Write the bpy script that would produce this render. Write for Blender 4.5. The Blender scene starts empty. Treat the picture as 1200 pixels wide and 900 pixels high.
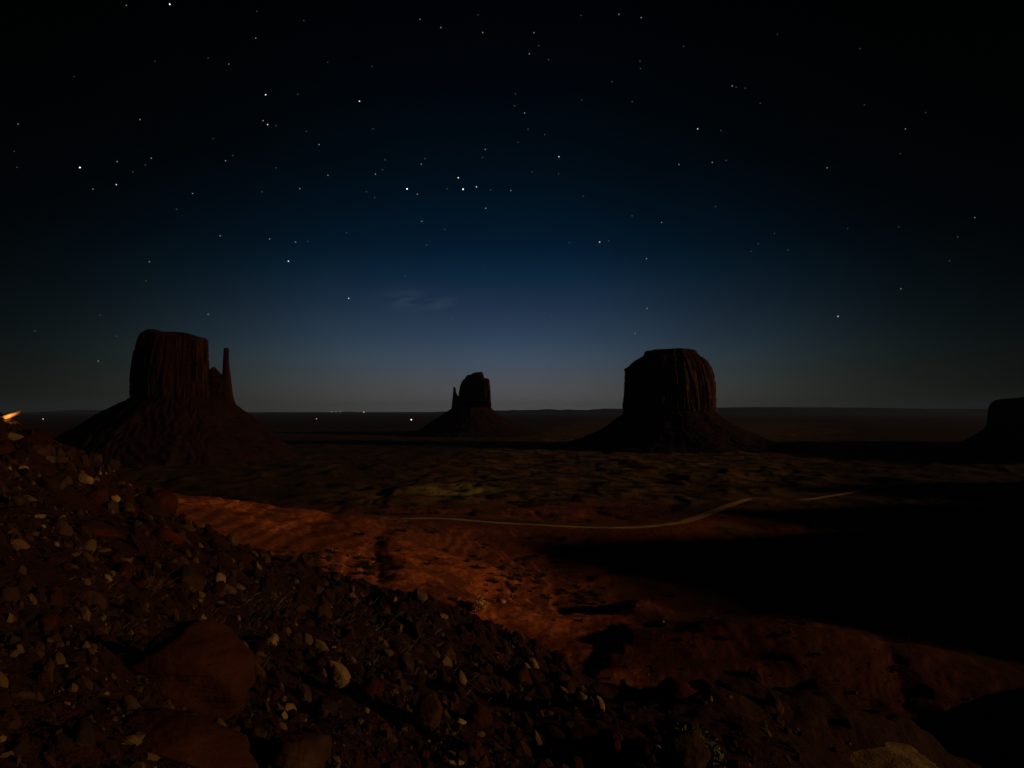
import bpy, math, random
import numpy as np
from mathutils import Vector, Matrix

random.seed(7)
RNG = np.random.default_rng(11)
S = bpy.context.scene
COL = S.collection

# ------------------------------------------------------------------ camera
F = 700.0                                    # focal length in pixels of the 1200 px wide photograph
PITCH = math.atan(31.0 / F)                  # horizon a little under the middle of the frame
cam_d = bpy.data.cameras.new("camera")
cam_d.sensor_width = 36.0
cam_d.lens = 36.0 * F / 1200.0
cam_d.clip_start = 0.1
cam_d.clip_end = 600000.0
cam = bpy.data.objects.new("camera", cam_d)
cam.rotation_euler = (math.pi / 2 + PITCH, 0, 0)
COL.objects.link(cam)
S.camera = cam

# ------------------------------------------------------------------ exposure
S.view_settings.view_transform = 'Standard'
S.view_settings.look = 'None'
S.view_settings.exposure = 0.0
S.view_settings.gamma = 1.0
S.view_settings.use_curve_mapping = False
S.render.film_transparent = False
try:
    S.cycles.use_denoising = True
    S.cycles.max_bounces = 4
    S.cycles.diffuse_bounces = 2
    S.cycles.volume_bounces = 0
    S.cycles.sample_clamp_indirect = 2.0
except Exception:
    pass

def lin(c):
    c = c / 255.0
    return c / 12.92 if c <= 0.04045 else ((c + 0.055) / 1.055) ** 2.4
def L3(r, g, b):
    return (lin(r), lin(g), lin(b), 1.0)

# ------------------------------------------------------------------ night sky
W = bpy.data.worlds.new("World")
S.world = W
W.use_nodes = True
nt = W.node_tree
nt.nodes.clear()
def N(tree, kind, **kw):
    n = tree.nodes.new(kind)
    for k, v in kw.items():
        setattr(n, k, v)
    return n
def math_n(tree, op, a, b=None, c=None, clamp=False):
    n = tree.nodes.new("ShaderNodeMath")
    n.operation = op
    n.use_clamp = clamp
    for i, s in enumerate((a, b, c)):
        if s is None:
            continue
        if isinstance(s, (int, float)):
            n.inputs[i].default_value = s
        else:
            tree.links.new(s, n.inputs[i])
    return n.outputs[0]
tc = N(nt, "ShaderNodeTexCoord")
sep = N(nt, "ShaderNodeSeparateXYZ")
nt.links.new(tc.outputs["Generated"], sep.inputs[0])
elev = math_n(nt, 'MULTIPLY', math_n(nt, 'ARCSINE', sep.outputs[2]), 180 / math.pi)
azim = math_n(nt, 'MULTIPLY', math_n(nt, 'ARCTAN2', sep.outputs[0], sep.outputs[1]), 180 / math.pi)
GLOW_AZ = -1.5
glow_rgb = N(nt, "ShaderNodeCombineXYZ")
for i, sig in enumerate((16.8, 17.3, 15.8)):
    d_az = math_n(nt, 'DIVIDE', math_n(nt, 'SUBTRACT', azim, GLOW_AZ), sig)
    g_ = math_n(nt, 'EXPONENT', math_n(nt, 'MULTIPLY', math_n(nt, 'MULTIPLY', d_az, d_az), -0.5))
    nt.links.new(math_n(nt, 'MULTIPLY_ADD', g_, 0.988, 0.012), glow_rgb.inputs[i])
ramp = N(nt, "ShaderNodeValToRGB")
nt.links.new(math_n(nt, 'DIVIDE', elev, 50.0, clamp=True), ramp.inputs[0])
SKY = [(0.0, (84, 82, 83)), (1.2, (83, 82, 83)), (2.6, (77, 81, 87)), (5.0, (62, 77, 94)), (7.0, (48, 66, 88)),
       (9.8, (31, 50, 74)), (12.6, (14, 38, 60)), (15.0, (4, 27, 47)), (18.3, (1, 19, 34)), (21.9, (0.5, 12, 22)),
       (25.3, (0, 8, 15)), (28.6, (0, 4.5, 10)), (31.6, (0, 2.5, 6.5)), (35.0, (0, 1, 3.5)), (50.0, (0, 0.5, 2))]
el = ramp.color_ramp.elements
while len(el) < len(SKY):
    el.new(0.5)
for e, (p, c) in zip(el, SKY):
    e.position = p / 50.0
for e, (p, c) in zip(el, SKY):
    e.color = L3(*c)
# faint unevenness of the air glow and one thin wisp of cloud over the middle butte
no = N(nt, "ShaderNodeTexNoise")
no.inputs["Scale"].default_value = 3.0
no.inputs["Detail"].default_value = 3.0
nt.links.new(tc.outputs["Generated"], no.inputs["Vector"])
uneven = math_n(nt, 'MULTIPLY_ADD', no.outputs["Fac"], 0.45, 0.78)
cv = N(nt, "ShaderNodeCombineXYZ")
nt.links.new(math_n(nt, 'MULTIPLY_ADD', elev, 0.55, math_n(nt, 'MULTIPLY', azim, -0.09)), cv.inputs[1])
nt.links.new(math_n(nt, 'MULTIPLY', azim, 0.16), cv.inputs[0])
wn = N(nt, "ShaderNodeTexNoise")
wn.inputs["Scale"].default_value = 1.6
wn.inputs["Detail"].default_value = 5.0
nt.links.new(cv.outputs[0], wn.inputs["Vector"])
wa = math_n(nt, 'DIVIDE', math_n(nt, 'SUBTRACT', azim, -9.2), 3.0)
we = math_n(nt, 'DIVIDE', math_n(nt, 'SUBTRACT', elev, 10.2), 0.9)
wg = math_n(nt, 'EXPONENT', math_n(nt, 'MULTIPLY', math_n(nt, 'ADD', math_n(nt, 'MULTIPLY', wa, wa), math_n(nt, 'MULTIPLY', we, we)), -1.0))
wisp = math_n(nt, 'MULTIPLY', wg, math_n(nt, 'MULTIPLY', math_n(nt, 'SUBTRACT', wn.outputs["Fac"], 0.42, clamp=True), 0.075))
vm = N(nt, "ShaderNodeVectorMath", operation='SCALE')
nt.links.new(ramp.outputs[0], vm.inputs[0])
nt.links.new(uneven, vm.inputs["Scale"])
vg = N(nt, "ShaderNodeVectorMath", operation='MULTIPLY')
nt.links.new(vm.outputs[0], vg.inputs[0])
nt.links.new(glow_rgb.outputs[0], vg.inputs[1])
va = N(nt, "ShaderNodeVectorMath", operation='ADD')
nt.links.new(vg.outputs[0], va.inputs[0])
nt.links.new(wisp, va.inputs[1])
bg = N(nt, "ShaderNodeBackground")
bg.inputs["Strength"].default_value = 1.0
nt.links.new(va.outputs[0], bg.inputs[0])
wo = N(nt, "ShaderNodeOutputWorld")
nt.links.new(bg.outputs[0], wo.inputs[0])

# ------------------------------------------------------------------ low moon, away to the right
MOON_AZ, MOON_EL = math.radians(78), math.radians(10.5)     # azimuth measured from straight behind the camera
to_moon = Vector((math.sin(MOON_AZ) * math.cos(MOON_EL), -math.cos(MOON_AZ) * math.cos(MOON_EL), math.sin(MOON_EL)))
sd = bpy.data.lights.new("moon", 'SUN')
sd.energy = 0.90
sd.angle = math.radians(2.6)
sd.color = (1.0, 0.60, 0.29)
so = bpy.data.objects.new("moon", sd)
so.rotation_euler = to_moon.to_track_quat('Z', 'Y').to_euler()
COL.objects.link(so)

# ------------------------------------------------------------------ helpers
def tag(o, label=None, cat=None, group=None, kind=None):
    if label: o["label"] = label
    if cat: o["category"] = cat
    if group: o["group"] = group
    if kind: o["kind"] = kind
    return o

def empty(name, loc):
    o = bpy.data.objects.new(name, None)
    o.empty_display_size = 0.3
    o.location = loc
    COL.objects.link(o)
    return o

def mesh_np(name, verts, faces, mats=None, parent=None, loc=None, smooth=True, attrs=None, link=True):
    """verts (n,3), faces (m,3) or (m,4) arrays -> one linked mesh object"""
    me = bpy.data.meshes.new(name)
    verts = np.asarray(verts, dtype=np.float32)
    faces = np.asarray(faces, dtype=np.int32)
    k = faces.shape[1]
    me.vertices.add(len(verts))
    me.vertices.foreach_set("co", verts.ravel())
    me.loops.add(faces.size)
    me.loops.foreach_set("vertex_index", faces.ravel())
    me.polygons.add(len(faces))
    me.polygons.foreach_set("loop_start", np.arange(0, faces.size, k, dtype=np.int32))
    me.polygons.foreach_set("loop_total", np.full(len(faces), k, dtype=np.int32))
    me.polygons.foreach_set("use_smooth", np.full(len(faces), smooth, dtype=bool))
    if attrs:
        for an, av in attrs.items():
            a = me.attributes.new(an, 'FLOAT', 'POINT')
            a.data.foreach_set("value", np.asarray(av, dtype=np.float32))
    me.update(calc_edges=True)
    me.validate()
    if mats is not None:
        me.materials.append(mats)
    if not link:
        return me
    o = bpy.data.objects.new(name, me)
    if parent: o.parent = parent
    if loc is not None: o.location = loc
    COL.objects.link(o)
    return o

def place(name, me, parent=None, loc=(0, 0, 0), rot=(0, 0, 0), scale=(1, 1, 1)):
    o = bpy.data.objects.new(name, me)
    o.location, o.rotation_euler, o.scale = loc, rot, scale
    if parent: o.parent = parent
    COL.objects.link(o)
    return o

# gradient noise ----------------------------------------------------
def _hash(ix, iy, seed):
    h = (ix.astype(np.int64) * 374761393 + iy.astype(np.int64) * 668265263 + seed * 1442695041) & 0xFFFFFFFF
    h = ((h ^ (h >> 13)) * 1274126177) & 0xFFFFFFFF
    h = h ^ (h >> 16)
    return (h & 0xFFFF).astype(np.float64) * (2 * math.pi / 65536.0)
def perlin(x, y, seed=0):
    x = np.asarray(x, dtype=np.float64); y = np.asarray(y, dtype=np.float64)
    ix = np.floor(x); iy = np.floor(y)
    fx = x - ix; fy = y - iy
    ux = fx * fx * fx * (fx * (fx * 6 - 15) + 10); uy = fy * fy * fy * (fy * (fy * 6 - 15) + 10)
    def g(ox, oy):
        a = _hash(ix + ox, iy + oy, seed)
        return np.cos(a) * (fx - ox) + np.sin(a) * (fy - oy)
    n0 = g(0, 0) * (1 - ux) + g(1, 0) * ux
    n1 = g(0, 1) * (1 - ux) + g(1, 1) * ux
    return (n0 * (1 - uy) + n1 * uy) * 1.5
def fbm(x, y, octs=4, seed=0, gain=0.5):
    a, s, f = 1.0, 0.0, 1.0
    for i in range(octs):
        s = s + a * perlin(x * f + i * 17.3, y * f - i * 9.1, seed + i)
        a *= gain; f *= 2.03
    return s
def sstep(a, b, x):
    t = np.clip((x - a) / (b - a), 0, 1)
    return t * t * (3 - 2 * t)
def smax(a, b, k):
    h = np.clip(0.5 + 0.5 * (a - b) / k, 0, 1)
    return b * (1 - h) + a * h + k * h * (1 - h)
def smin(a, b, k):
    return -smax(-a, -b, k)

def ray(u, v):
    a, b = (u - 600.0) / F, (450.0 - v) / F
    return a, math.cos(PITCH) - math.sin(PITCH) * b, math.sin(PITCH) + math.cos(PITCH) * b
def at(u, v, Y):
    dx, dy, dz = ray(u, v)
    return np.array([dx / dy * Y, Y, dz / dy * Y])

# ------------------------------------------------------------------ terrain height
def hill_z(x, y):
    d = np.hypot(x, y)
    p = -3.5 - 0.44 * x - 0.37 * y
    p = p + 2.4 * np.exp(-(((x + 66) / 26) ** 2 + ((y - 76) / 30) ** 2))       # crest on the far left
    p = p + 3.6 * np.exp(-(((x - 8) / 7) ** 2 + ((y - 21) / 9) ** 2))          # shoulder under the green bush
    p = p - 5.2 * np.exp(-(((x + 42) / 10) ** 2 + ((y - 86) / 38) ** 2))         # dip in the skyline
    p = p + 2.2 * np.exp(-((x / 15) ** 2 + ((y - 74) / 22) ** 2))
    p = p + 6.0 * np.exp(-(((x - 17) / 8) ** 2 + ((y - 26) / 5) ** 2))           # low rise with the tan ledge
    p = p - 0.0062 * np.maximum(0, d - 92) ** 2
    p = smin(p, -1.2 + 0.0 * x, 1.6)
    return p
def shade_ridge_z(x, y):  # unseen ridge added on the right to shade the gully
    ax, ay, bx, by = 48.0, 2.0, 110.0, 72.0
    t = np.clip(((x - ax) * (bx - ax) + (y - ay) * (by - ay)) / ((bx - ax) ** 2 + (by - ay) ** 2), 0, 1)
    dd = np.hypot(x - (ax + t * (bx - ax)), y - (ay + t * (by - ay)))
    return -15.0 - 10.0 * t - 0.62 * np.maximum(0, dd - 3) - 0.004 * np.maximum(0, dd - 30) ** 2
ROAD_Z = -98.0
road_px = [(400, 613.5), (418, 613), (432, 611), (455, 609), (500, 607.5), (540, 609.5), (580, 612.5), (640, 616), (700, 618.5), (745, 618), (790, 613.5),
           (815, 607), (840, 597.5), (860, 590), (882, 584), (910, 583.5), (940, 585.5), (975, 581), (1010, 575), (1060, 568), (1110, 563)]
def _road():
    pts = []
    for u, v in road_px:
        dx, dy, dz = ray(u, v)
        pts.append((dx / dz * ROAD_Z, dy / dz * ROAD_Z))
    pts = np.array(pts)
    out = []
    for i in range(len(pts) - 1):
        p0, p1, p2, p3 = pts[max(i - 1, 0)], pts[i], pts[i + 1], pts[min(i + 2, len(pts) - 1)]
        for k in range(12):
            t = k / 12
            out.append(0.5 * ((2 * p1) + (-p0 + p2) * t + (2 * p0 - 5 * p1 + 4 * p2 - p3) * t * t + (-p0 + 3 * p1 - 3 * p2 + p3) * t ** 3))
    return np.array(out)
ROAD = _road()
def road_dist(x, y):
    sh = np.shape(x)
    xf, yf = np.ravel(x), np.ravel(y)
    dd = np.full(xf.shape, 1e9)
    near = (yf > 350) & (yf < 1000) & (xf > -300) & (xf < 800)
    xn, yn = xf[near], yf[near]
    best = np.full(xn.shape, 1e9)
    for a, b in zip(ROAD[:-1:3], ROAD[3::3]):
        ex, ey = b - a
        L2 = ex * ex + ey * ey + 1e-9
        t = np.clip(((xn - a[0]) * ex + (yn - a[1]) * ey) / L2, 0, 1)
        best = np.minimum(best, np.hypot(xn - a[0] - t * ex, yn - a[1] - t * ey))
    dd[near] = best
    return dd.reshape(sh)
def valley_z(x, y):
    d = np.hypot(x, y)
    near = 1 - sstep(520, 900, d)
    z = -101.0 - 14.0 * sstep(700, 2200, d) + 0 * x
    # apron at the foot of the hillside tilting down to the right
    ap = 1 - sstep(400, 600, d)
    z = z + ap * (0.215 * np.clip(25 - x, 0, 300) - 0.05 * np.clip(x - 25, 0, 200))
    wx = x + 22 * perlin(x / 90, y / 90, 3); wy = y + 22 * perlin(x / 90, y / 90, 5)
    gul = 1 - np.abs(perlin(wx / 84, wy / 130, 21))
    mid = 1 - sstep(420, 640, d)
    z = z + near * ((1.2 + 1.3 * mid) * fbm(wx / 95, wy / 60, 4, 30) - (0.8 + 0.9 * mid) * np.clip(gul - 0.80, 0, 1) / 0.20)
    z = z + near * (0.5 * mid * np.clip(fbm(wx / 40, wy / 24, 2, 140) + 0.1, -0.2, 1))
    z = z + near * (0.45 * fbm(x / 16, y / 10, 3, 40) + 0.9 * np.clip(perlin(x / 22, y / 14, 46), 0, 1))
    z = z + (1 - near) * 5.0 * fbm(x / 420, y / 420, 4, 50) * (1 - sstep(6000, 20000, d))
    mp = sstep(560, 700, d)
    z = z + mp * 3.0 * np.clip(fbm(wx / 48, wy / 75, 3, 160), -0.3, 1.2) * (1 - sstep(1500, 3000, d))
    z = z + (1 - near) * 2.8 * fbm(x / 85, y / 60, 4, 60) * (1 - sstep(2500, 6000, d))
    # mounds, ledges
    def bump(cx, cy, rx, ry, h, k=2.0):
        return h * np.exp(-(np.abs((x - cx) / rx) ** k + np.abs((y - cy) / ry) ** k))
    z = z + bump(62, 306, 17, 14, 9) + bump(92, 268, 45, 16, 8) + bump(150, 262, 45, 18, 9) + bump(20, 282, 55, 12, 5)
    z = z + bump(215, 250, 60, 22, 3) + bump(75, 258, 50, 7, 3) + bump(120, 242, 60, 7, 4) + bump(150, 290, 60, 9, 4) + bump(70, 288, 40, 6, 3) + bump(-40, 345, 60, 20, 4) + bump(-110, 385, 70, 25, 4)
    # strata: treads and risers
    st = 2.4
    q = (z + 0.8 * perlin(x / 30, y / 30, 77)) / st
    fr = q - np.floor(q)
    terr = (np.floor(q) + sstep(0.62, 0.98, fr)) * st
    w = 0.55 * near * sstep(-0.2, 0.35, perlin(x / 80, y / 80, 81) + 0.30)
    z = z * (1 - w) + terr * w
    # unseen hills added off the right edge to throw long shadows across the valley
    knoll = 0.0 * x
    for cx, cy, r, h in ((620, 316, 310, 131), (1130, 610, 400, 171), (960, 418, 350, 164), (700, 140, 260, 96)):
        c = np.hypot((x - cx), (y - cy) * 1.15) * (1 + 0.10 * perlin(x / 120, y / 120, int(cx)))
        knoll = np.maximum(knoll, h * np.clip(1 - c / r, 0, 1) ** 1.15)
    z = z + knoll
    w = 1 - sstep(5, 55, road_dist(x, y))
    return z * (1 - w) + (ROAD_Z + 0.25 * perlin(x / 30, y / 30, 66)) * w
def H(x, y):
    hill = hill_z(x, y)
    d = np.hypot(x, y)
    rough = 0.55 * fbm(x / 9, y / 9, 4, 90) + 0.14 * fbm(x / 1.3, y / 1.3, 3, 97)
    lump = 0.42 * np.abs(perlin(x / 3.7 + 9, y / 2.9, 197)) + 0.30 * perlin(x / 2.6, y / 2.6, 191) + 0.20 * np.abs(perlin(x / 1.1, y / 1.1, 193)) + 0.5 * np.abs(perlin(x / 5.0 + 3, y / 5.0, 195))
    hill = hill + lump * sstep(3, 9, d) * (1 + 1.3 * sstep(25, 90, d))
    hill = hill + rough * sstep(2, 10, d) * (0.5 + 0.5 * sstep(8, 40, d)) + 1.2 * fbm(x / 30, y / 30, 2, 99) * sstep(15, 50, d)
    pr = shade_ridge_z(x, y) + 0.8 * fbm(x / 7, y / 7, 3, 91)
    va = valley_z(x, y)
    near = smax(hill, pr, 2.0)
    return smax(near, va, 6.0), near - va

NA, NR = 820, 1180
R0, R1 = 2.0, 46000.0
az_front = np.radians(np.linspace(-54, 54, NA))
az_back = np.radians(np.linspace(54, 306, 130)[1:-1])
AZ = np.concatenate([az_front, az_back])
RR = R0 * (R1 / R0) ** np.linspace(0, 1, NR)
GA, GR = np.meshgrid(AZ, RR, indexing='ij')
GX, GY = GR * np.sin(GA), GR * np.cos(GA)
GZ, GM = H(GX, GY)
# ground where one stands
GSLOPE = np.maximum.accumulate(GZ[:NA] / GR[:NA], axis=1)

def hit(u, v):
    """where the line of sight through (u, v) meets the ground"""
    dx, dy, dz = ray(u, v)
    a = math.atan2(dx, dy); s = dz / math.hypot(dx, dy)
    fj = (a - az_front[0]) / (az_front[1] - az_front[0])
    j = int(min(max(round(fj), 0), NA - 1))
    i = int(np.searchsorted(GSLOPE[j], s))
    if i >= NR:
        return None
    r = RR[i]
    if i > 0:
        s0, s1 = GSLOPE[j, i - 1], GSLOPE[j, i]
        t = (s - s0) / (s1 - s0) if s1 > s0 else 0
        r = RR[i - 1] + (RR[i] - RR[i - 1]) * min(max(t, 0), 1)
    x, y = r * math.sin(a), r * math.cos(a)
    return np.array([x, y, s * r])
def ground(x, y):
    return float(H(np.array([x]), np.array([y]))[0][0])

# ------------------------------------------------------------------ materials
def material(name):
    m = bpy.data.materials.new(name)
    m.use_nodes = True
    t = m.node_tree
    b = t.nodes["Principled BSDF"]
    b.inputs["Roughness"].default_value = 0.9
    b.inputs["Specular IOR Level"].default_value = 0.15
    return m, t, b
def noise(t, scale, detail=4, vec=None, rough=0.55):
    n = t.nodes.new("ShaderNodeTexNoise")
    n.inputs["Scale"].default_value = scale
    n.inputs["Detail"].default_value = detail
    n.inputs["Roughness"].default_value = rough
    if vec is not None:
        t.links.new(vec, n.inputs["Vector"])
    return n.outputs["Fac"]
def ramp_n(t, fac, stops):
    r = t.nodes.new("ShaderNodeValToRGB")
    e = r.color_ramp.elements
    while len(e) < len(stops):
        e.new(0.5)
    for q, (p, c) in zip(e, stops):
        q.position = p
    for q, (p, c) in zip(e, stops):
        q.color = (c[0], c[1], c[2], 1)
    t.links.new(fac, r.inputs[0])
    return r.outputs[0]
def mix(t, fac, a, b):
    m = t.nodes.new("ShaderNodeMix")
    m.data_type = 'RGBA'
    if isinstance(fac, float): m.inputs[0].default_value = fac
    else: t.links.new(fac, m.inputs[0])
    for s, i in ((a, 6), (b, 7)):
        if isinstance(s, tuple): m.inputs[i].default_value = (*s, 1)
        else: t.links.new(s, m.inputs[i])
    return m.outputs[2]
def bump_n(t, b, height, dist, strength=1.0):
    n = t.nodes.new("ShaderNodeBump")
    n.inputs["Distance"].default_value = dist
    n.inputs["Strength"].default_value = strength
    t.links.new(height, n.inputs["Height"])
    t.links.new(n.outputs[0], b.inputs["Normal"])
def coord(t, which="Object", scale=None):
    c = t.nodes.new("ShaderNodeTexCoord").outputs[which]
    if scale:
        m = t.nodes.new("ShaderNodeMapping")
        m.inputs["Scale"].default_value = scale
        t.links.new(c, m.inputs[0])
        return m.outputs[0]
    return c
def attr(t, name):
    a = t.nodes.new("ShaderNodeAttribute")
    a.attribute_name = name
    return a.outputs["Fac"]

def make_hill_mat():
    m, t, b = material("shale_soil")
    p = coord(t)
    n1 = noise(t, 0.35, 6, p)
    n2 = noise(t, 4.0, 5, p)
    c = ramp_n(t, n1, [(0.3, (0.022, 0.006, 0.004)), (0.55, (0.040, 0.011, 0.006)), (0.75, (0.058, 0.018, 0.009))])
    c2 = ramp_n(t, n2, [(0.35, (0.016, 0.006, 0.004)), (0.6, (0.042, 0.013, 0.007)), (0.8, (0.10, 0.052, 0.028))])
    t.links.new(mix(t, 0.5, c, c2), b.inputs["Base Color"])
    bump_n(t, b, math_n(t, 'ADD', n2, math_n(t, 'MULTIPLY', noise(t, 22, 3, p), 0.35)), 0.16)
    return m
def make_plain_mat():
    m, t, b = material("desert_floor")
    p = coord(t)
    ps = coord(t, scale=(1, 1, 3.5))
    n1 = noise(t, 0.020, 10, p, 0.72)
    n2 = noise(t, 0.22, 6, ps)
    n3 = noise(t, 0.9, 4, p)
    red = ramp_n(t, n2, [(0.3, (0.24, 0.058, 0.018)), (0.5, (0.46, 0.115, 0.032)), (0.66, (0.68, 0.225, 0.062)), (0.8, (0.42, 0.12, 0.042))])
    scr = ramp_n(t, n1, [(0.36, (0.016, 0.011, 0.005)), (0.45, (0.078, 0.047, 0.015)), (0.52, (0.19, 0.108, 0.031)), (0.60, (0.30, 0.130, 0.035)), (0.75, (0.12, 0.048, 0.015))])
    spots = ramp_n(t, n3, [(0.47, (1, 1, 1)), (0.6, (0.25, 0.30, 0.22))])
    mm = t.nodes.new("ShaderNodeMix"); mm.data_type = 'RGBA'; mm.blend_type = 'MULTIPLY'; mm.inputs[0].default_value = 0.8
    t.links.new(scr, mm.inputs[6]); t.links.new(spots, mm.inputs[7])
    dull = mix(t, 0.66, red, (0.10, 0.026, 0.008))
    red = mix(t, attr(t, "sand"), dull, red)
    c = mix(t, attr(t, "scrub"), red, mm.outputs[2])
    c = mix(t, attr(t, "far"), c, (0.030, 0.015, 0.007))  # the right-hand part of this mask is painted shade
    c = mix(t, attr(t, "pale"), c, (0.50, 0.41, 0.12))
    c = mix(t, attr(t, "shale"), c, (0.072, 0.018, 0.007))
    t.links.new(c, b.inputs["Base Color"])
    bump_n(t, b, math_n(t, 'ADD', n2, math_n(t, 'MULTIPLY', n3, 0.3)), 0.7)
    return m
def make_rock_mat(name, dark, mid, light, scale=1.6, bump=0.05):
    m, t, b = material(name)
    p = coord(t)
    oi = t.nodes.new("ShaderNodeObjectInfo")
    n1 = noise(t, scale, 6, p)
    n2 = noise(t, scale * 7, 4, p)
    c = ramp_n(t, n1, [(0.3, dark), (0.52, mid), (0.74, light)])
    hv = t.nodes.new("ShaderNodeHueSaturation")
    t.links.new(math_n(t, 'MULTIPLY_ADD', oi.outputs["Random"], 0.7, 0.62), hv.inputs["Value"])
    t.links.new(math_n(t, 'MULTIPLY_ADD', oi.outputs["Random"], 0.25, 0.85), hv.inputs["Saturation"])
    t.links.new(c, hv.inputs["Color"])
    t.links.new(hv.outputs[0], b.inputs["Base Color"])
    bed = noise(t, 1.0, 5, coord(t, scale=(1.2, 1.2, 9.0)), 0.6)
    vo = t.nodes.new("ShaderNodeTexVoronoi")
    vo.feature = 'DISTANCE_TO_EDGE'
    vo.inputs["Scale"].default_value = 1.1
    dn = t.nodes.new("ShaderNodeVectorMath"); dn.operation = 'ADD'
    nz_ = t.nodes.new("ShaderNodeTexNoise"); nz_.inputs["Scale"].default_value = 2.5; nz_.inputs["Detail"].default_value = 4
    t.links.new(p, nz_.inputs["Vector"]); t.links.new(p, dn.inputs[0]); t.links.new(nz_.outputs["Color"], dn.inputs[1])
    t.links.new(dn.outputs[0], vo.inputs["Vector"])
    crk = math_n(t, 'MULTIPLY', math_n(t, 'MINIMUM', vo.outputs["Distance"], 0.035), 14.0)
    hgt = math_n(t, 'ADD', math_n(t, 'ADD', n1, math_n(t, 'MULTIPLY', n2, 0.5)), math_n(t, 'ADD', math_n(t, 'MULTIPLY', bed, 0.9), math_n(t, 'MULTIPLY', crk, 0.12)))
    bump_n(t, b, hgt, bump * 1.5)
    return m
def make_butte_mat(name, dark, mid, light):
    m, t, b = material(name)
    p1 = coord(t, scale=(0.05, 0.05, 0.006))
    p2 = coord(t, scale=(0.02, 0.02, 0.16))
    n1 = noise(t, 3.0, 7, p1, 0.62)
    n2 = noise(t, 1.0, 5, p2)
    c = ramp_n(t, n1, [(0.32, dark), (0.5, mid), (0.7, light)])
    c = mix(t, 0.25, c, ramp_n(t, n2, [(0.35, dark), (0.7, mid)]))
    t.links.new(c, b.inputs["Base Color"])
    bump_n(t, b, math_n(t, 'ADD', n1, math_n(t, 'MULTIPLY', n2, 0.3)), 9.0)
    return m
def make_talus_mat():
    m, t, b = material("talus")
    p = coord(t)
    n1 = noise(t, 0.03, 7, p)
    n2 = noise(t, 0.14, 4, p)
    c = ramp_n(t, n1, [(0.3, (0.011, 0.0035, 0.002)), (0.55, (0.021, 0.006, 0.003)), (0.75, (0.042, 0.014, 0.006))])
    t.links.new(c, b.inputs["Base Color"])
    bump_n(t, b, math_n(t, 'ADD', n1, n2), 5.0)
    return m
def make_flat_mat(name, col, scale=3.0, var=0.35):
    m, t, b = material(name)
    n1 = noise(t, scale, 4, coord(t))
    lo = tuple(c * (1 - var) for c in col); hi = tuple(min(1, c * (1 + var)) for c in col)
    t.links.new(ramp_n(t, n1, [(0.3, lo), (0.7, hi)]), b.inputs["Base Color"])
    return m
def make_glow_mat(name, col, strength):
    m = bpy.data.materials.new(name)
    m.use_nodes = True
    t = m.node_tree
    t.nodes.clear()
    e = t.nodes.new("ShaderNodeEmission")
    e.inputs[0].default_value = (*col, 1)
    e.inputs[1].default_value = strength
    o = t.nodes.new("ShaderNodeOutputMaterial")
    t.links.new(e.outputs[0], o.inputs[0])
    m.cycles.emission_sampling = 'NONE'
    return m

M_hill, M_plain, M_talus = make_hill_mat(), make_plain_mat(), make_talus_mat()
M_tan = make_rock_mat("tan_sandstone", (0.12, 0.066, 0.024), (0.25, 0.150, 0.054), (0.38, 0.25, 0.10))
M_brown = make_rock_mat("brown_sandstone", (0.020, 0.008, 0.004), (0.046, 0.020, 0.009), (0.10, 0.052, 0.024))
M_red = make_rock_mat("red_sandstone", (0.028, 0.006, 0.003), (0.048, 0.012, 0.005), (0.075, 0.021, 0.008), 0.9)
def make_rubble_mat():
    m, t, b = material("rubble_stone")
    c = ramp_n(t, attr(t, "tone"), [(0.0, (0.010, 0.0035, 0.002)), (0.6, (0.030, 0.011, 0.005)), (0.84, (0.085, 0.042, 0.016)), (0.965, (0.17, 0.105, 0.042)), (1.0, (0.40, 0.29, 0.14))])
    n1 = noise(t, 2.5, 4, coord(t))
    t.links.new(mix(t, math_n(t, 'MULTIPLY', n1, 0.6), c, (0.03, 0.014, 0.009)), b.inputs["Base Color"])
    return m
M_pebble = make_rubble_mat()
M_varnish = make_butte_mat("varnished_sandstone", (0.012, 0.005, 0.003), (0.062, 0.024, 0.010), (0.19, 0.082, 0.032))
M_redcliff = make_butte_mat("red_cliff_sandstone", (0.016, 0.0045, 0.003), (0.045, 0.012, 0.006), (0.10, 0.029, 0.013))
M_far = make_flat_mat("far_mesa_rock", (0.025, 0.018, 0.016), 0.0006)
def make_road_mat():
    m, t, b = material("pale_dirt")
    p = coord(t)
    n1, n2 = noise(t, 0.05, 5, p), noise(t, 0.6, 4, p)
    worn = ramp_n(t, n1, [(0.35, (0.44, 0.30, 0.135)), (0.6, (0.66, 0.48, 0.24))])
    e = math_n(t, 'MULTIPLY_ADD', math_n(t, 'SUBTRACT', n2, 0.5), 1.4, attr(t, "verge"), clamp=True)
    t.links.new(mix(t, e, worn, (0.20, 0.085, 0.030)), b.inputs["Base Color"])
    return m
M_road = make_road_mat()
M_pale = make_flat_mat("pale_boulder_stone", (0.42, 0.28, 0.13), 0.5, 0.25)
M_straw = make_flat_mat("straw", (0.30, 0.24, 0.11), 6)
M_sage = make_flat_mat("sage_leaf", (0.055, 0.055, 0.028), 4)
M_green = make_flat_mat("green_leaf", (0.15, 0.19, 0.075), 9)
M_gold = make_flat_mat("pale_leaf", (0.72, 0.46, 0.17), 2)
M_twig = make_flat_mat("twig", (0.10, 0.065, 0.04), 9)

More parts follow.
